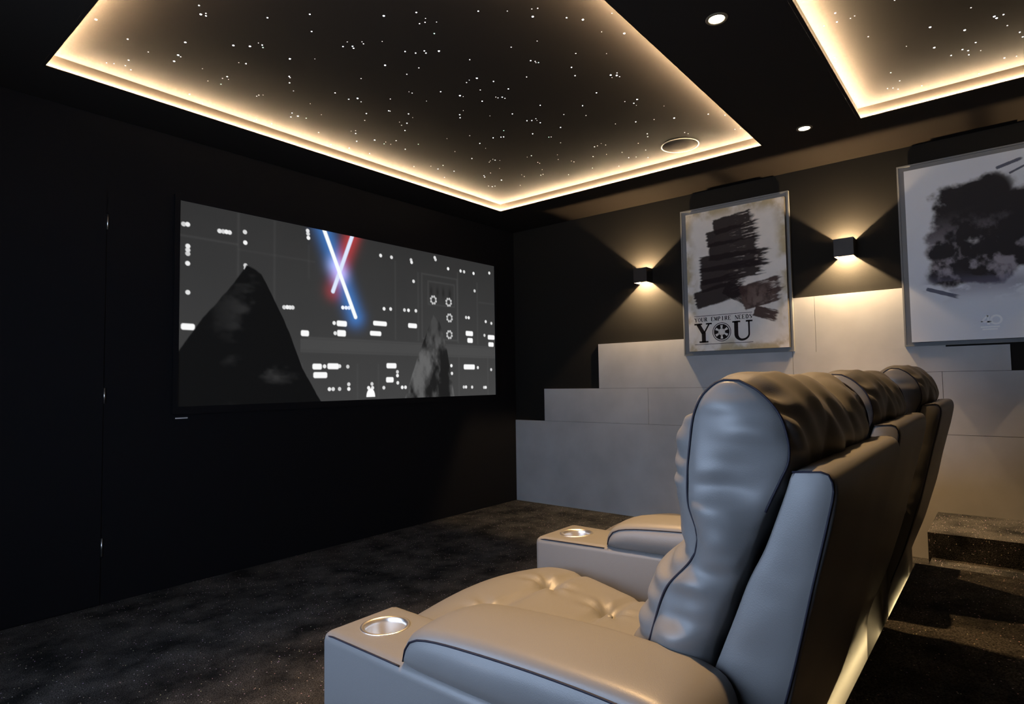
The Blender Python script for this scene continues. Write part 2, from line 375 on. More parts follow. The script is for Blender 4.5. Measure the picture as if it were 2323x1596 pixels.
# ---------------------------------------------------------------- numpy picture tools (pattern of the printed or projected surface)
rng = np.random.default_rng(11)
def vnoise(x, y, seed):
    r = np.random.default_rng(seed); T = r.random((64, 64))
    xi = np.floor(x).astype(int); yi = np.floor(y).astype(int); fx = x-xi; fy = y-yi
    fx = fx*fx*(3-2*fx); fy = fy*fy*(3-2*fy)
    g = lambda a, b: T[a % 64, b % 64]
    return (g(xi,yi)*(1-fx)+g(xi+1,yi)*fx)*(1-fy)+(g(xi,yi+1)*(1-fx)+g(xi+1,yi+1)*fx)*fy
def fbm(x, y, seed, o=5):
    s = 0; a = .5; t = 0
    for k in range(o): s = s+a*vnoise(x*2**k+7*k, y*2**k+3*k, seed+k); t += a; a *= .55
    return s/t
def sst(a, b, x):
    t = np.clip((x-a)/(b-a), 0, 1); return t*t*(3-2*t)
def lerp(a, b, t): return a*(1-t[..., None]) + np.array(b)*t[..., None]

def picture_grid(name, nx, ny, place, img, m_, parent):
    """img[ny+1, nx+1, 3] linear colours on a flat grid; place(u, v) -> point, v downwards."""
    u, v = np.meshgrid(np.linspace(0, 1, nx+1), np.linspace(0, 1, ny+1))
    P = place(u.ravel(), v.ravel())
    me = bpy.data.meshes.new(name)
    idx = np.arange((nx+1)*(ny+1)).reshape(ny+1, nx+1)
    q = np.stack([idx[:-1,:-1], idx[1:,:-1], idx[1:,1:], idx[:-1,1:]], -1).reshape(-1, 4)
    me.vertices.add(len(P)); me.vertices.foreach_set('co', P.astype(np.float32).ravel())
    me.loops.add(q.size); me.loops.foreach_set('vertex_index', q.astype(np.int32).ravel())
    me.polygons.add(len(q)); me.polygons.foreach_set('loop_start', np.arange(0, q.size, 4, dtype=np.int32)); me.polygons.foreach_set('loop_total', np.full(len(q), 4, dtype=np.int32))
    me.update(calc_edges=True)
    at = me.color_attributes.new('picture', 'FLOAT_COLOR', 'POINT')
    rgba = np.concatenate([np.clip(img, 0, 4).reshape(-1, 3), np.ones(((nx+1)*(ny+1), 1))], 1)
    at.data.foreach_set('color', rgba.astype(np.float32).ravel())
    return link(name, me, m_, parent)

# ---------------------------------------------------------------- projection screen
SX0, SX1, SZ0, SZ1 = 1.495, 4.345, 1.038, 2.270
scr = empty('projection_screen', ((SX0+SX1)/2, 3.792, SZ0))
tag(scr, 'wide projection screen showing grey lights with a blue and a red streak', 'screen')
def sc_local(o): o.location = (-(SX0+SX1)/2, -3.792, -SZ0)
bm = bmesh.new()
for a in ((SX0-.03, SX1+.03, SZ0-.045, SZ0), (SX0-.03, SX1+.03, SZ1, SZ1+.03), (SX0-.03, SX0, SZ0, SZ1), (SX1, SX1+.03, SZ0, SZ1)):
    add_box(bm, a[0], a[1], 3.772, 3.7915, a[2], a[3])
sc_local(from_bm('frame', bm, M['black_wall'], scr))
bm = bmesh.new(); add_box(bm, SX0, SX1, 3.7835, 3.7915, SZ0, SZ1); sc_local(from_bm('backing', bm, M['black_wall'], scr))

NX, NY = 820, 356
U, V = np.meshgrid(np.linspace(0, 1, NX+1), np.linspace(0, 1, NY+1))
X = U*2.85/1.232; Y = V            # square units
g = .030 + .016*V + .012*U*V
g = g*(.93 + .14*fbm(X*3, Y*3, 3))
for u0, v0, v1, d in ((.125,0,.6,.5),(.212,0,.45,.4),(.575,.1,.62,.45),(.66,.15,.62,.5),(.825,.1,.62,.6),(.915,.15,.62,.5),(.284,.78,1,.35),(.446,.78,1,.35),(.515,.78,1,.35),(.827,.72,1,.5),(.962,.72,1,.5),(.302,.1,.3,.25)):
    g += .022*d*np.exp(-((U-u0)/.003)**2)*(V > v0)*(V < v1)
for v0, u0, u1, d in ((.17,0,.125,.6),(.195,.125,.32,.3),(.635,.30,1,.8),(.715,.28,1,.8),(.60,.0,.10,.3),(.30,.92,1,.5)):
    g += .02*d*np.exp(-((V-v0)/.006)**2)*(U > u0)*(U < u1)
g += .018*sst(.635,.65,V)*(1-sst(.70,.715,V))*(U > .28)
# equipment cabinet
for (a, b, c, d) in ((.675,.822,.155,.60),(.70,.81,.20,.36)):
    e = np.minimum(np.minimum(U-a, b-U)*2.31, np.minimum(V-c, d-V)); g += .016*np.exp(-(e/.006)**2)
for u0 in (.712,.738,.762,.79): g *= 1-.45*np.exp(-((U-u0)/.006)**2-((V-.27)/.035)**2)
img = np.repeat(g[..., None], 3, 2)
DOTS = "8,114 16,112 83,116 91,115 98,114 105,114 140,97 141,153 17,219 17,238 17,256 17,304 18,446 142,274 143,291 299,22 300,39 301,62 524,85 562,83 634,76 636,91 728,27 731,40 784,88 839,87 855,88 899,87 976,61 643,218 903,218 535,425 558,422 608,419 623,418 651,416 862,425 874,425 955,441 983,450 948,547 375,541 378,601 237,475 245,473 252,473 259,472 401,444 411,443 420,442 416,798 347,798 391,796 581,828 581,852 582,899 419,904 419,932 361,931 372,931 391,931 249,933 260,933 493,904 482,928 495,928 533,929 598,929 610,929 793,934 848,936 858,936 886,938 943,942 951,942 914,793 979,807 794,782 796,837"
RECTS = "19,614,13,12 292,612,9,15 398,541,15,15 397,599,12,20 326,800,12,15 372,797,17,16 335,849,21,16 560,789,18,15 554,879,12,16 638,519,17,12 876,542,17,18 879,593,11,17 981,559,17,17 980,614,12,15 874,789,29,19 521,522,26,10 506,587,20,10"
lightmap = np.zeros_like(g)
for i, t in enumerate(DOTS.split()):
    a, b = (int(q)/1000 for q in t.split(','))
    d = np.hypot((U-a)*2.31, V-b); lightmap = np.maximum(lightmap, (.60+.35*((i*37) % 10)/10)*(1-sst(.0095, .0135, d)))
for a, b in ((721,327),(785,329),(788,441),(787,561)):
    for k in range(8):
        th = k*math.pi/4+.3
        d = np.hypot((U-a/1000-.0105*math.cos(th))*2.31, V-b/1000-.025*math.sin(th)); lightmap = np.maximum(lightmap, .52*(1-sst(.007, .0105, d)))
for t in RECTS.split():
    a, b, c, e = (int(q)/1000 for q in t.split(','))
    dx = np.maximum(np.abs(U-a)-c*.72, 0)*2.31; dy = np.maximum(np.abs(V-b)-e*.4, 0)
    lightmap = np.maximum(lightmap, .95*(1-sst(.007, .014, np.hypot(dx, dy))))
img = lerp(img, (1., 1., 1.), np.clip(lightmap, 0, 1))
# plain rounded dark masses (stand-ins)
wob = .10*(fbm(X*3.2, Y*3.2, 21)-.5)
def ell(u, v, ru, rv, rot=0):
    dx = (U-u)*2.31; dy = V-v; c, s = math.cos(rot), math.sin(rot)
    return np.hypot((dx*c+dy*s)/ru, (-dx*s+dy*c)/rv)+wob
ridge = np.interp(U, [0, .05, .10, .145, .18, .215, .25, .285, .34], [.74, .56, .42, .27, .30, .45, .60, .80, 1.02])
ridge = ridge + .05*(fbm(X*6, Y*0+1.5, 21)-.5)
dark = sst(-.006, .008, V-ridge)
sh = .0035+.028*sst(.56, .80, fbm(X*4+3, Y*7, 31))*np.exp(-((U-.2)/.10)**2)
img = lerp(img, (0, 0, 0), dark) + (dark*sh)[..., None]
ridge2 = np.interp(U, [0, .60, .655, .69, .72, .745, .775, .81, 1], [1.2, 1.04, .74, .58, .43, .47, .66, 1.04, 1.2])+.05*(fbm(X*9, Y*0+4.5, 25)-.5)
mid = sst(-.006, .008, V-ridge2)
shm = .012+.11*sst(.40, .72, fbm(X*9, Y*5+2, 41))*(.45+.55*sst(.5, .75, V))
img = lerp(img, (0, 0, 0), mid)+(mid*shm)[..., None]
# signal lamp at the bottom edge
lampm = (1-sst(.9, 1.05, np.hypot((U-.489)*2.31/.034, (V-.985)/.055)))*(V < .985)
img = lerp(img, (1, 1, 1), lampm)
# a blue and a red streak of light
def seg(a, b):
    ax_, ay = a[0]*2.31, a[1]; bx, by = b[0]*2.31, b[1]; px, py = X-ax_, Y-ay
    t = np.clip((px*(bx-ax_)+py*(by-ay))/((bx-ax_)**2+(by-ay)**2), 0, 1)
    return np.hypot(px-t*(bx-ax_), py-t*(by-ay)), t
db, tb = seg((.343, -.02), (.441, .494)); dr, tr = seg((.434, -.02), (.372, .353))
img = img + np.exp(-(dr/.052)**2)[..., None]*np.array((.42, .015, .02))*(.75+.25*np.cos(tr*3)[..., None]) + np.exp(-(db/.060)**2)[..., None]*np.array((.015, .13, .42))
x_, _ = seg((.381, .20), (.392, .24)); img = img + np.exp(-(x_/.055)**2)[..., None]*np.array((.28, .34, .62))
img = lerp(img, (.72, .80, 1.0), 1-sst(.008, .017, dr)); img = lerp(img, (.95, 1.0, 1.0), 1-sst(.0085, .017, db))
sc_local(picture_grid('picture', NX, NY, lambda u, v: np.stack([SX0+u*(SX1-SX0), np.full_like(u, 3.783), SZ1-v*(SZ1-SZ0)], 1), img, M['screen_picture'], scr))
# small silver maker's plate under the screen corner
bm = bmesh.new()
bevel_box(bm, 1.487, 1.557, 3.7735, 3.776, .9665, .9745, .001, 1)
plate = empty('name_plate', (1.52, 3.792, .97)); tag(plate, 'tiny silver plate on the black wall under the screen corner', 'plate')
o = from_bm('plate', bm, M['badge'], plate); o.location = (-1.52, -3.776, -.97)

# ---------------------------------------------------------------- posters
def poster(name, label, yl, yr, z0, z1, fy0, fy1, fz0, fz1, img, nx, ny):
    r_ = empty(name, (4.6465, (yl+yr)/2, fz0)); tag(r_, label, 'poster')
    loc = lambda o: setattr(o, 'location', (-4.6465, -(yl+yr)/2, -fz0))
    bm = bmesh.new(); t = .010
    add_box(bm, 4.630, 4.6463, fy0, fy1, fz0, fz1)
    for a in ((fy0, fy0+t, fz0, fz1), (fy1-t, fy1, fz0, fz1), (fy0+t, fy1-t, fz0, fz0+t), (fy0+t, fy1-t, fz1-t, fz1)):
        add_box(bm, 4.622, 4.630, *a)
    loc(from_bm('frame', bm, M['frame_grey'], r_))
    bm = bmesh.new(); add_box(bm, 4.5905, 4.6298, yr, yl, z0, z1); loc(from_bm('canvas', bm, M['canvas_side'], r_))
    loc(picture_grid('print', nx, ny, lambda u, v: np.stack([np.full_like(u, 4.590), yl-u*(yl-yr), z1-v*(z1-z0)], 1), img, M['print'], r_))
    return r_, loc

def stroke(U, V, a, b, w, seed, asp=1.46, rag=.5):
    x, y = U, V*asp; ax_, ay, bx, by = a[0], a[1]*asp, b[0], b[1]*asp
    L = math.hypot(bx-ax_, by-ay); t = ((x-ax_)*(bx-ax_)+(y-ay)*(by-ay))/L/L; dd = np.abs((x-ax_)*(by-ay)-(y-ay)*(bx-ax_))/L
    n1 = fbm(t*3*L*4, dd*60, seed, 4)
    edge = w*(1-.6*rag*(fbm(t*6, dd*4+5, seed+9, 4)))
    m_ = (1-sst(edge*.82, edge, dd))*sst(-.02, .03, t+.08*(n1-.5))*(1-sst(.92, 1.05, t+.25*(n1-.5)))
    return m_*(1-.75*sst(.58, .78, n1)*sst(.35, 1, t))

nx, ny = 300, 440
U, V = np.meshgrid(np.linspace(0, 1, nx+1), np.linspace(0, 1, ny+1))
n0 = fbm(U*4, V*6, 5); e = np.minimum(np.minimum(U, 1-U), np.minimum(V, 1-V)*1.46)
stain = np.clip(sst(.13, .0, e+.10*(n0-.5))*.9, 0, 1)*sst(.35, .62, fbm(U*7, V*9, 8))
img = np.zeros((ny+1, nx+1, 3)) + np.array((.88, .82, .75))
img = lerp(img, (.48, .37, .17), stain*.9)
img = img*(.94+.10*fbm(U*12, V*18, 15))[..., None]
S1 = [((.30,.13),(.70,.09),.10,50),((.22,.21),(.74,.18),.11,51),((.24,.30),(.74,.29),.12,52),((.14,.38),(.82,.38),.11,53),((.14,.47),(.76,.44),.11,54),((.14,.54),(.60,.50),.08,55),
      ((.08,.64),(.60,.56),.12,56),((.40,.56),(.66,.67),.09,57),((.55,.62),(.94,.57),.10,58),((.58,.69),(.92,.64),.085,59),((.68,.74),(.90,.79),.07,60)]
for a, b, w_, sd in S1:
    mk = stroke(U, V, a, b, w_, sd)
    img = lerp(img, (.020, .014, .016) if sd not in (58, 59, 60) else (.06, .035, .032), np.clip(mk, 0, 1)*.97)
img = lerp(img, (.30, .23, .20), .5*sst(.55, .7, fbm(U*9, V*9, 77))*np.exp(-((U-.72)/.15)**2-((V-.68)/.12)**2))
P1, loc1 = poster('lettered_poster', 'cream canvas poster with black ink strokes and lettering below in a grey frame', 1.951, 1.205, 1.373, 2.467, 1.183, 2.010, 1.343, 2.513, img, nx, ny)

def glyph_mesh(polys):
    bm = bmesh.new()
    for pl in polys:
        vs = [bm.verts.new((4.5893, 1.951-s, t)) for s, t in pl]
        f = bm.faces.new(vs)
    return bm
def quad_line(x0, y0, x1, y1, w):
    dx, dy = x1-x0, y1-y0; L = math.hypot(dx, dy) or 1; px, py = -dy/L*w/2, dx/L*w/2
    return [(x0+px, y0+py), (x1+px, y1+py), (x1-px, y1-py), (x0-px, y0-py)]
def rect(x0, x1, y0, y1): return [(x0,y0),(x1,y0),(x1,y1),(x0,y1)]
def arc_band(cx, cy, rx0, ry0, rx1, ry1, a0, a1, n=24):
    out = []
    for k in range(n):
        p, q = a0+(a1-a0)*k/n, a0+(a1-a0)*(k+1)/n
        out.append([(cx+rx0*math.cos(p), cy+ry0*math.sin(p)), (cx+rx0*math.cos(q), cy+ry0*math.sin(q)), (cx+rx1*math.cos(q), cy+ry1*math.sin(q)), (cx+rx1*math.cos(p), cy+ry1*math.sin(p))])
    return out
# big Y and U (slab serif), ring between them. s runs along the poster from its first edge, t is height above the floor
zb, zt_ = 1.438, 1.590
Yp = [rect(.047,.110,zt_-.012,zt_), rect(.140,.187,zt_-.012,zt_), quad_line(.078, zt_-.006, .118, 1.512, .030), quad_line(.166, zt_-.006, .124, 1.512, .012), rect(.104,.136,zb,1.516), rect(.084,.156,zb,zb+.012)]
Up = [rect(.345,.405,zt_-.012,zt_), rect(.446,.495,zt_-.012,zt_), rect(.358,.388,1.490,zt_), rect(.462,.474,1.490,zt_)] + arc_band(.416, 1.490, .058, .052, .028, .036, math.pi, math.pi*1.5, 12) + arc_band(.416, 1.490, .058, .052, .046, .036, math.pi*1.5, math.pi*2, 12)
for nm, pl in (('letter', Yp), ('letter', Up)): loc1(from_bm(nm, glyph_mesh(pl), M['ink'], P1))
# round emblem: thin outer ring, dark disc, pale six-spoked wheel
cx, cy = .262, 1.514
em = arc_band(cx, cy, .072, .072, .067, .067, 0, 2*math.pi, 48) + arc_band(cx, cy, .060, .060, .0, .0, 0, 2*math.pi, 48)
for pl in em[48:]: pass
bm = bmesh.new()
for pl in em[:48]:
    bm.faces.new([bm.verts.new((4.5893, 1.951-s, t)) for s, t in pl])
def star_poly(r0, x): return [bm.verts.new((x, 1.951-cx-r0*math.cos(a), cy+r0*math.sin(a))) for a in np.linspace(0, 2*math.pi, 49)[:-1]]
bm.faces.new(star_poly(.060, 4.5893))
emb = from_bm('emblem', bm, M['ink'], P1); loc1(emb)
bm = bmesh.new()
bm.faces.new([bm.verts.new((4.5888, 1.951-cx-.026*math.cos(a), cy+.026*math.sin(a))) for a in np.linspace(0, 2*math.pi, 33)[:-1]])
for k in range(6):
    a = math.pi/2+k*math.pi/3; ca, sa = math.cos(a), math.sin(a)
    p = [(.020, .005), (.052, .010), (.052, -.010), (.020, -.005)]
    bm.faces.new([bm.verts.new((4.5888, 1.951-(cx+r0*ca-q*sa), cy+r0*sa+q*ca)) for r0, q in p])
M['paper'] = mat('poster_paper', (.88, .82, .75), .8)
o = from_bm('wheel', bm, M['paper'], emb)
# rules and the small line of capitals
loc1(from_bm('rule', glyph_mesh([rect(.047,.495,1.645,1.6485)]), M['ink'], P1)); loc1(from_bm('rule', glyph_mesh([rect(.047,.495,1.4235,1.427)]), M['ink'], P1))
G = {  # strokes on a 0..1 x 0..1 box; the last number is a thick (1) or thin (0) stroke
 'Y': [(0.1,1,.5,.45,1),(.9,1,.5,.45,0),(.5,.45,.5,0,1),(.3,0,.7,0,0),(0,1,.3,1,0),(.7,1,1,1,0)],
 'O': 'O', 'U': [(.15,1,.15,.25,1),(.15,.25,.35,0,1),(.35,0,.65,0,0),(.65,0,.85,.25,0),(.85,.25,.85,1,0),(0,1,.3,1,0),(.7,1,1,1,0)],
 'R': [(.2,0,.2,1,1),(.2,1,.65,1,0),(.65,1,.8,.75,1),(.8,.75,.65,.5,1),(.65,.5,.2,.5,0),(.5,.5,.9,0,1),(.05,0,.35,0,0)],
 'E': [(.2,0,.2,1,1),(.05,1,.85,1,0),(.05,0,.85,0,0),(.2,.5,.65,.5,0),(.85,1,.85,.8,0),(.85,0,.85,.2,0)],
 'M': [(.12,0,.12,1,0),(.12,1,.5,.1,1),(.5,.1,.88,1,0),(.88,1,.88,0,1),(0,0,.25,0,0),(.75,0,1,0,0)],
 'P': [(.2,0,.2,1,1),(.2,1,.65,1,0),(.65,1,.8,.75,1),(.8,.75,.65,.48,1),(.65,.48,.2,.48,0),(.05,0,.4,0,0)],
 'I': [(.5,0,.5,1,1),(.3,0,.7,0,0),(.3,1,.7,1,0)],
 'N': [(.12,0,.12,1,0),(.12,1,.88,0,1),(.88,0,.88,1,0),(0,0,.25,0,0),(.75,1,1,1,0)],
 'D': [(.2,0,.2,1,1),(.2,1,.55,1,0),(.55,1,.85,.7,1),(.85,.7,.85,.3,1),(.85,.3,.55,0,1),(.55,0,.2,0,0)],
 'S': [(.85,.8,.6,1,0),(.6,1,.3,.95,0),(.3,.95,.2,.7,1),(.2,.7,.8,.35,1),(.8,.35,.7,.05,1),(.7,.05,.4,0,0),(.4,0,.15,.2,0)]}
polys = []
txt = 'YOUR EMPIRE NEEDS'; s0 = .050; adv = (.495-.047)/len(txt); h = .030
for ch in txt:
    if ch != ' ':
        if G[ch] == 'O': polys += arc_band(s0+adv*.45, 1.618, adv*.42, h/2, adv*.24, h/2-.003, 0, 2*math.pi, 16)
        else:
            for x0, y0, x1, y1, th in G[ch]:
                polys.append(quad_line(s0+x0*adv*.86, 1.603+y0*h, s0+x1*adv*.86, 1.603+y1*h, .0062 if th else .0026))
    s0 += adv
loc1(from_bm('lettering', glyph_mesh(polys), M['ink'], P1))

# second poster: pale print with an abstract ink cloud
nx, ny = 320, 440
U, V = np.meshgrid(np.linspace(0, 1, nx+1), np.linspace(0, 1, ny+1))
img = np.zeros((ny+1, nx+1, 3)) + np.array((.76, .79, .84))
cl = fbm(U*3.2, V*4.6, 90, 6); cl2 = fbm(U*7+4, V*10, 95, 5)
mask = np.maximum(np.exp(-((U-.42)/.30)**4-((V-.30)/.21)**4), np.exp(-((U-.72)/.30)**4-((V-.42)/.22)**4))
mask = np.maximum(mask, .85*np.exp(-((U-.45)/.34)**4-((V-.55)/.16)**4))
ink = sst(.40, .52, cl*.55+cl2*.25+mask*.50-.20)*sst(.05, .5, mask)
tone = .03+.30*sst(.50, .72, fbm(U*9, V*12+3, 99, 5))*sst(.25, .6, V)
img = img*(1-ink[..., None]) + ink[..., None]*(tone[..., None]*np.array((1.0, .95, 1.08)))
haze = .55*np.exp(-((V-.70)/.055)**2)*sst(.45, .6, fbm(U*6, V*16, 105, 5))*sst(.06, .16, U)
img = lerp(img, (.17, .17, .25), haze)
for a, b, w_, sd in (((.62,.08),(.78,.05),.016,120),((.70,.12),(.80,.09),.010,121),((.12,.70),(.34,.76),.020,122)):
    img = lerp(img, (.06, .07, .12), stroke(U, V, a, b, w_, sd)*.9)
P2, loc2 = poster('ink_cloud_poster', 'large pale blue white canvas poster with a dark ink cloud in a grey frame', .471, -.275, 1.367, 2.473, -.297, .514, 1.343, 2.520, img, nx, ny)
bm = bmesh.new()
pl = [quad_line(.355,1.470,.385,1.508,.010), quad_line(.352,1.470,.400,1.470,.010), quad_line(.388,1.452,.388,1.508,.012)] + arc_band(.425, 1.480, .030, .030, .019, .019, 0, 2*math.pi, 24) + [rect(.350,.440,1.434,1.444), rect(.358,.430,1.420,1.430)]
for q in pl: bm.faces.new([bm.verts.new((4.5893, .471-s, t)) for s, t in q])
loc2(from_bm('logo', bm, M['logo_white'], P2))

# ---------------------------------------------------------------- recliners
def resample(P, n):
    P = np.array(P, float)
    # Catmull-Rom densify, then even spacing
    Q = np.vstack([2*P[0]-P[1], P, 2*P[-1]-P[-2]]); out = []
    for i in range(1, len(Q)-2):
        for t in np.linspace(0, 1, 12, endpoint=False):
            a, b, c, d = Q[i-1], Q[i], Q[i+1], Q[i+2]
            out.append(.5*((2*b)+(-a+c)*t+(2*a-5*b+4*c-d)*t*t+(-a+3*b-3*c+d)*t**3))
    out.append(P[-1]); out = np.array(out)
    L = np.r_[0, np.cumsum(np.hypot(*np.diff(out, axis=0).T))]
    s = np.linspace(0, L[-1], n)
    return np.stack([np.interp(s, L, out[:, k]) for k in (0, 1)], 1)

def ladder_pillow(F, Rr, x0, x1, rF, rR, wx, rows=30, cols=8, nmid=24, bulge=.01, disp=None, topr=1.0, fold=0.0):
    """Upholstered block: side outline F (front) and Rr (rear), swept along x from x0 to x1. rF, rR: how far the
    outline pulls in at the side seams; wx: how wide the rounding is. Returns bmesh and the seam outline."""
    F = resample(F, rows); Rr = resample(Rr, rows)
    loop = np.vstack([F, Rr[::-1]]); n = len(loop)
    nrm = np.zeros_like(loop)
    for i in range(n):
        t = loop[(i+1) % n]-loop[(i-1) % n]; nn = np.array([t[1], -t[0]]); nrm[i] = nn/(np.hypot(*nn)+1e-9)
    area = .5*np.sum(loop[:, 0]*np.roll(loop[:, 1], -1)-np.roll(loop[:, 0], -1)*loop[:, 1])
    if area < 0: nrm = -nrm
    tp = np.clip((1-np.arange(rows)/(rows-1))/.22, 0, 1)*(1-topr)+topr
    rr = np.r_[rF*tp, np.full(rows, rR)]
    for k in range(6):  # blend the two amounts at the turns
        rr = (np.roll(rr, 1)+rr+np.roll(rr, -1))/3
    slices = []
    NE = 5
    for k in range(NE): a = k/NE*math.pi/2; slices.append((x0+wx*(1-math.cos(a)), 1-math.sin(a)))
    for k in range(nmid+1): slices.append((x0+wx+(x1-x0-2*wx)*k/nmid, 0))
    for k in range(NE-1, -1, -1): a = k/NE*math.pi/2; slices.append((x1-wx*(1-math.cos(a)), 1-math.sin(a)))
    bm = bmesh.new(); rings = []
    for x, ins in slices:
        L = loop-nrm*(rr*ins)[:, None]
        ring = []
        for i in range(n):
            p = Vector((x, L[i][0], L[i][1]))
            if disp:
                d = disp((x-x0)/(x1-x0), i/rows if i < rows else 1+(i-rows)/rows, p, 1-ins)
                p = p+d*Vector((0, nrm[i][0], nrm[i][1]))
            ring.append(bm.verts.new(p))
        rings.append(ring)
    for a, b in zip(rings, rings[1:]):
        for i in range(n): bm.faces.new((a[i], a[(i+1) % n], b[(i+1) % n], b[i]))
    seam0 = [tuple(v.co) for v in rings[0]]
    for ring, sx in ((rings[0], -1), (rings[-1], 1)):
        grid = []
        for i in range(rows):
            f, r_ = ring[i], ring[n-1-i]; row = [f]
            for c in range(1, cols):
                t = c/cols; p = f.co.lerp(r_.co, t)
                u = math.sin(math.pi*t)**.6*math.sin(math.pi*(i/(rows-1)))**.35 if 0 < i < rows-1 else 0
                wr = noise.noise(Vector((p.y*9, p.z*7, sx)))*.35+noise.noise(Vector((p.y*22, p.z*34, 3+sx)))*.12
                p.x += sx*(bulge*u*(1+wr)+fold*u*(noise.noise(Vector((p.y*5+p.z*5, p.z*15-p.y*6, sx)))+.35*noise.noise(Vector((p.y*9, p.z*38, 5+sx)))))
                row.append(bm.verts.new(p))
            row.append(r_); grid.append(row)
        for i in range(rows-1):
            for c in range(cols):
                q = (grid[i][c], grid[i+1][c], grid[i+1][c+1], grid[i][c+1])
                if len(set(q)) == 4:
                    try: bm.faces.new(q)
                    except ValueError: pass
    bmesh.ops.remove_doubles(bm, verts=bm.verts, dist=1e-5)
    L = loop-nrm*rr[:, None]
    return bm, [(p[1], p[2]) for p in seam0]

def subsurf(o, lv=1):
    s = o.modifiers.new('smooth', 'SUBSURF'); s.levels = lv; s.render_levels = lv

AW, SEAT, PITCH = .195, .640, .880          # armrest width, seat width, spacing
AZ = .647

# shapes in chair coordinates: x from the armrest's outer face, y towards the screen, z up
B_F = [(.555,.575),(.535,.66),(.508,.74),(.476,.83),(.430,.886),(.424,.905),(.436,.945),(.438,.985),(.432,1.045),(.413,1.098),(.388,1.132),(.360,1.150),(.338,1.156)]
B_R = [(.410,.575),(.388,.66),(.362,.74),(.328,.83),(.308,.88),(.297,.905),(.277,.955),(.256,1.000),(.243,1.030),(.243,1.065),(.256,1.105),(.284,1.137),(.314,1.154)]
def back_disp(s, t, p, full):
    d = 0
    # three upright channels over the front and the top roll
    ch = abs(math.sin(3*math.pi*s))
    wgt = 1.0 if t < 1.0 else max(0, 1-(t-1.0)*2.2)
    d += .020*(ch**.5-.72)*wgt*full
    # gathers beside the side seams and small creases
    edge = math.exp(-(min(s, 1-s)/.085)**2)*full
    d += edge*wgt*(.016*math.sin(p.z*175+5*noise.noise(p*9))*(.45+noise.noise(Vector((p.z*11, 3, s*2))))+.024*noise.noise(Vector((p.z*16, s*7, 4))))
    d += .007*noise.noise(Vector((p.x*9, p.y*6, p.z*12)))*full
    if t > 1.0: d += .012*noise.noise(Vector((p.x*13+p.z*14, p.y*5, 2)))*full
    return d
FR_F = [(.440,.120),(.435,.30),(.412,.50),(.385,.66),(.322,.83),(.288,.90),(.264,.965),(.254,.995),(.247,1.020)]
FR_R = [(.390,.120),(.388,.28),(.370,.36),(.318,.50),(.258,.70),(.219,.86),(.197,.95),(.188,.995),(.194,1.018),(.208,1.024)]
def seat_disp(s, t, p, full):
    d = .012*noise.noise(Vector((p.x*3, p.y*3, 1)))*full
    if t < 1:      # top side: two cross seams with two tufts each, radiating folds
        xx = s*SEAT
        crown = math.sin(math.pi*s)**.7
        d += .034*crown*full
        for ys in (1.005, .820):
            dy = p.y-ys
            d -= .009*math.exp(-(dy/.012)**2)*full
            for xt in (.30, .70):
                dx = (s-xt)*SEAT; r_ = math.hypot(dx, dy)
                d -= .030*math.exp(-(r_/.028)**2)*full
                if r_ < .14: d += -.0045*math.cos(6*math.atan2(dy, dx)+1)*math.exp(-((r_-.04)/.035)**2)*full
    return d
S_T = [(.430,.515),(.55,.520),(.68,.530),(.82,.545),(.92,.560),(1.005,.570),(1.08,.573),(1.14,.563),(1.180,.540),(1.205,.500)]
S_B = [(.430,.400),(.55,.395),(.70,.39),(.82,.385),(.92,.38),(1.02,.375),(1.09,.37),(1.14,.37),(1.17,.38),(1.195,.41)]

def dark_tube(name, pts, parent, r=.0030, closed=False):
    bm = bmesh.new(); add_tube(bm, pts, r, 6, closed); return from_bm(name, bm, M['thread'], parent, True)

def arm_mesh():
    bm = bmesh.new()
    bevel_box(bm, 0, AW, .394, 1.118, .035, AZ, .020, 5)
    me = bpy.data.meshes.new('armrest'); bmesh.ops.recalc_face_normals(bm, faces=bm.faces); bm.to_mesh(me); bm.free()
    o = bpy.data.objects.new('tmp_arm', me); col.objects.link(o)
    bm = bmesh.new(); lathe(bm, [(0,-.075),(.045,-.075),(.045,.05),(0,.05)], 40, (AW/2, 1.030, AZ)); bmesh.ops.recalc_face_normals(bm, faces=bm.faces)
    m2 = bpy.data.meshes.new('cut'); bm.to_mesh(m2); bm.free()
    c = bpy.data.objects.new('cut', m2); col.objects.link(c)
    md = o.modifiers.new('b', 'BOOLEAN'); md.operation = 'DIFFERENCE'; md.object = c; md.solver = 'EXACT'
    dg = bpy.context.evaluated_depsgraph_get(); dg.update()
    out = bpy.data.meshes.new_from_object(o.evaluated_get(dg))
    bpy.data.objects.remove(o); bpy.data.objects.remove(c)
    for p in out.polygons: p.use_smooth = True
    bm = bmesh.new(); bm.from_mesh(out)
    for e_ in bm.edges:
        if len(e_.link_faces) == 2 and e_.calc_face_angle(0) > math.radians(35): e_.smooth = False
    bm.to_mesh(out); bm.free()
    return out
ARM = arm_mesh()

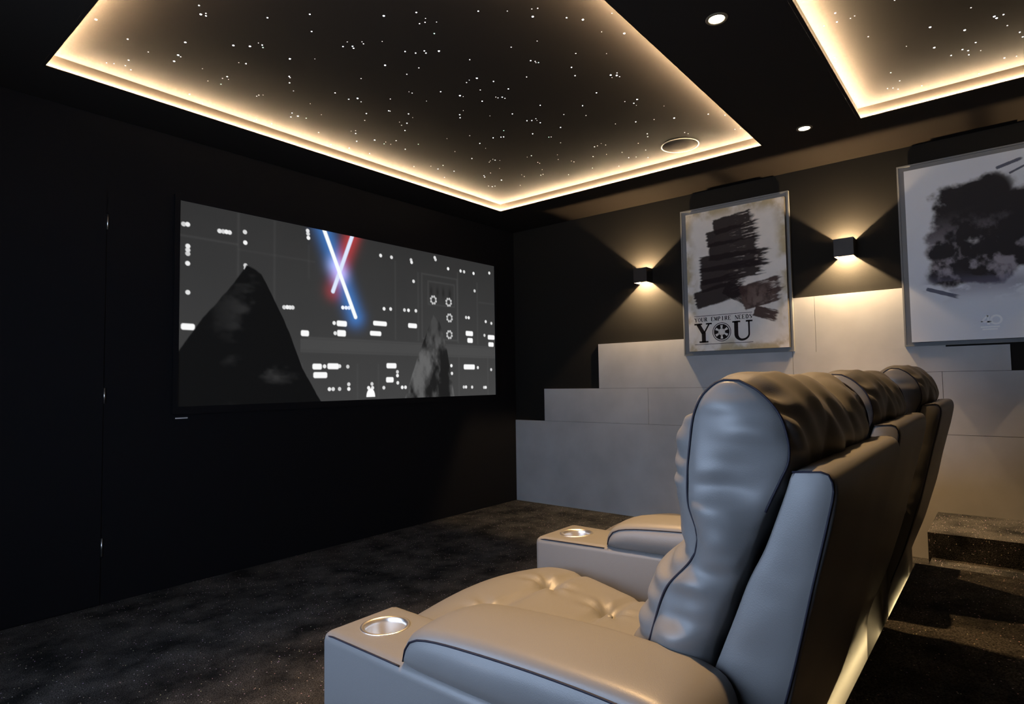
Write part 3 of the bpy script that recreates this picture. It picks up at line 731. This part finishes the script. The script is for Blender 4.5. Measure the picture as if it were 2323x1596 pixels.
PAD_T = [(.322,.640),(.330,.690),(.350,.716),(.42,.727),(.55,.729),(.70,.724),(.80,.716),(.848,.702),(.868,.676),(.872,.652)]
PAD_B = [(.340,.640),(.345,.641),(.36,.642),(.42,.643),(.55,.643),(.70,.643),(.80,.643),(.83,.643),(.855,.644),(.866,.648)]
def pad_disp(s, t, p, full):
    if t < 1: return .010*math.sin(math.pi*s)**.6*full + .003*noise.noise(Vector((p.x*8, p.y*4, 0)))*full
    return 0
def wedge_x(x, y, near0, y0, k, far):
    near = near0+(y0-y)*k
    return near+(far-near)*x/AW
def make_arm(parent, ox, wedge=None):
    """wedge: (near0, y0, k, far, dy), the near face slants, the far one is straight, all moved dy forwards."""
    me = ARM.copy() if wedge else ARM
    a = link('armrest', me, M['leather'], parent); a.location = (ox, 0, 0)
    def warp(o):
        if wedge:
            n0, y0, k, far, dy = wedge
            for v in o.data.vertices:
                y = v.co.y+dy; v.co = (wedge_x(v.co.x, y, n0, y0, k, far), y, v.co.z)
    warp(a)
    bm, seam = ladder_pillow(PAD_T, PAD_B, .004, AW-.002, .012, .004, .020, rows=26, cols=6, nmid=12, bulge=.010, disp=pad_disp)
    pad = from_bm('arm_pad', bm, M['leather'], a, True); warp(pad); subsurf(pad)
    warp(dark_tube('piping', [(.0030, y, z+.001) for y, z in seam[1:26]], a, .0019))
    warp(dark_tube('piping', [(.004, y, AZ-.0055) for y in np.linspace(.875, 1.08, 8)]+[(.006, 1.100, AZ-.009), (.012, 1.110, AZ-.014)], a, .0017))
    bm = bmesh.new()
    lathe(bm, [(.0, -.068), (.036, -.068), (.041, -.062), (.042, -.01), (.0435, .0005), (.048, .0020), (.0515, .0012), (.052, -.0005), (.0448, -.0005), (.0440, -.01), (.043, -.064), (.0, -.072)], 48, (AW/2, 1.030, AZ))
    cup = from_bm('cup_holder', bm, M['chrome'], a, True); warp(cup)
    return a

def make_recliner(label, wedge=None):
    root = empty('recliner', (0, 0, 0)); tag(root, label, 'recliner', 'leather recliners in the front row')
    make_arm(root, 0, wedge)
    x0, x1 = AW+.003, AW+.625
    bm, seam = ladder_pillow(B_F, B_R, x0, x1, 0.036, .006, .050, rows=84, cols=14, nmid=44, bulge=.020, topr=.12, fold=.020, disp=back_disp)
    b = from_bm('backrest', bm, M['leather'], root, True); subsurf(b)
    F, Rr = seam[:84], seam[84:][::-1]
    for xx in (x0-.0015, x1+.0015):
        dark_tube('piping', [(xx, y, z) for y, z in F[1:]]+[(xx, y, z) for y, z in Rr[52:][::-1]], b, .0020)
    bm, seam = ladder_pillow(FR_F, FR_R, x0+.002, x1-.002, .003, .005, .010, rows=70, cols=8, nmid=14, bulge=.009, fold=.006,
                             disp=lambda s, t, p, full: .004*noise.noise(Vector((p.x*5, p.y*5, p.z*7)))*full)
    f = from_bm('back_shell', bm, M['leather'], root, True); subsurf(f)
    for xx in (x0+.001, x1-.001):
        dark_tube('piping', [(xx, y, z) for y, z in seam[70:][::-1][18:]]+[(xx, y, z) for y, z in seam[69:70]], f, .0017)
    x1 = AW+SEAT
    bm, seam = ladder_pillow(S_T, S_B, x0-.001, x1, .030, .012, .045, rows=72, cols=5, nmid=56, bulge=.0, disp=seat_disp)
    s = from_bm('seat', bm, M['leather'], root, True)
    for ys in (1.005, .820):
        for xt in (.30, .70):
            bm = bmesh.new(); lathe(bm, [(0, .006), (.006, .005), (.010, .002), (.011, -.002), (0, -.004)], 14, (x0+xt*SEAT, ys, .572 if ys > .9 else .547))
            from_bm('button', bm, M['leather'], s, True)
    bm = bmesh.new(); bevel_box(bm, x0, x1, .43, 1.16, .06, .385, .015, 3)
    from_bm('base', bm, M['leather'], root, True)
    bm = bmesh.new(); bevel_box(bm, x0+.004, x1-.004, 1.155, 1.192, .10, .380, .014, 3)
    from_bm('footrest', bm, M['leather'], root, True)
    for fx in (.03, AW-.03):
        for fy in (.42, 1.07):
            bm = bmesh.new(); lathe(bm, [(0, .036), (.020, .036), (.016, 0), (0, 0)], 12, (fx, fy, 0)); from_bm('foot', bm, M['sconce'], root, True)
    return root

def copy_tree(o, parent=None):
    c = o.copy(); col.objects.link(c); c.parent = parent
    for ch in list(o.children): copy_tree(ch, c)
    return c

LABS = ['nearest grey leather recliner with a cup holder armrest at the open end of the row',
        'middle grey leather recliner of the row, partly hidden by the nearest headrest',
        'farthest grey leather recliner of the row, beside the stepped stone wall']
first = make_recliner(LABS[0])
first.location = (.7245, 0, 0)
# the second and third seats share wedge-shaped armrests with their neighbour
second = make_recliner(LABS[1], (-.0325, 1.164, .118, .190, .064))
second.location = (.7245+PITCH, .030, 0); second.scale = (1, 1, 1.008)
third = make_recliner(LABS[2], (.010, 1.10, .05, .190, -.012))
third.location = (.7245+2*PITCH, .006, 0); third.scale = (1, 1, 1.028)
make_arm(third, AW+SEAT+.004)
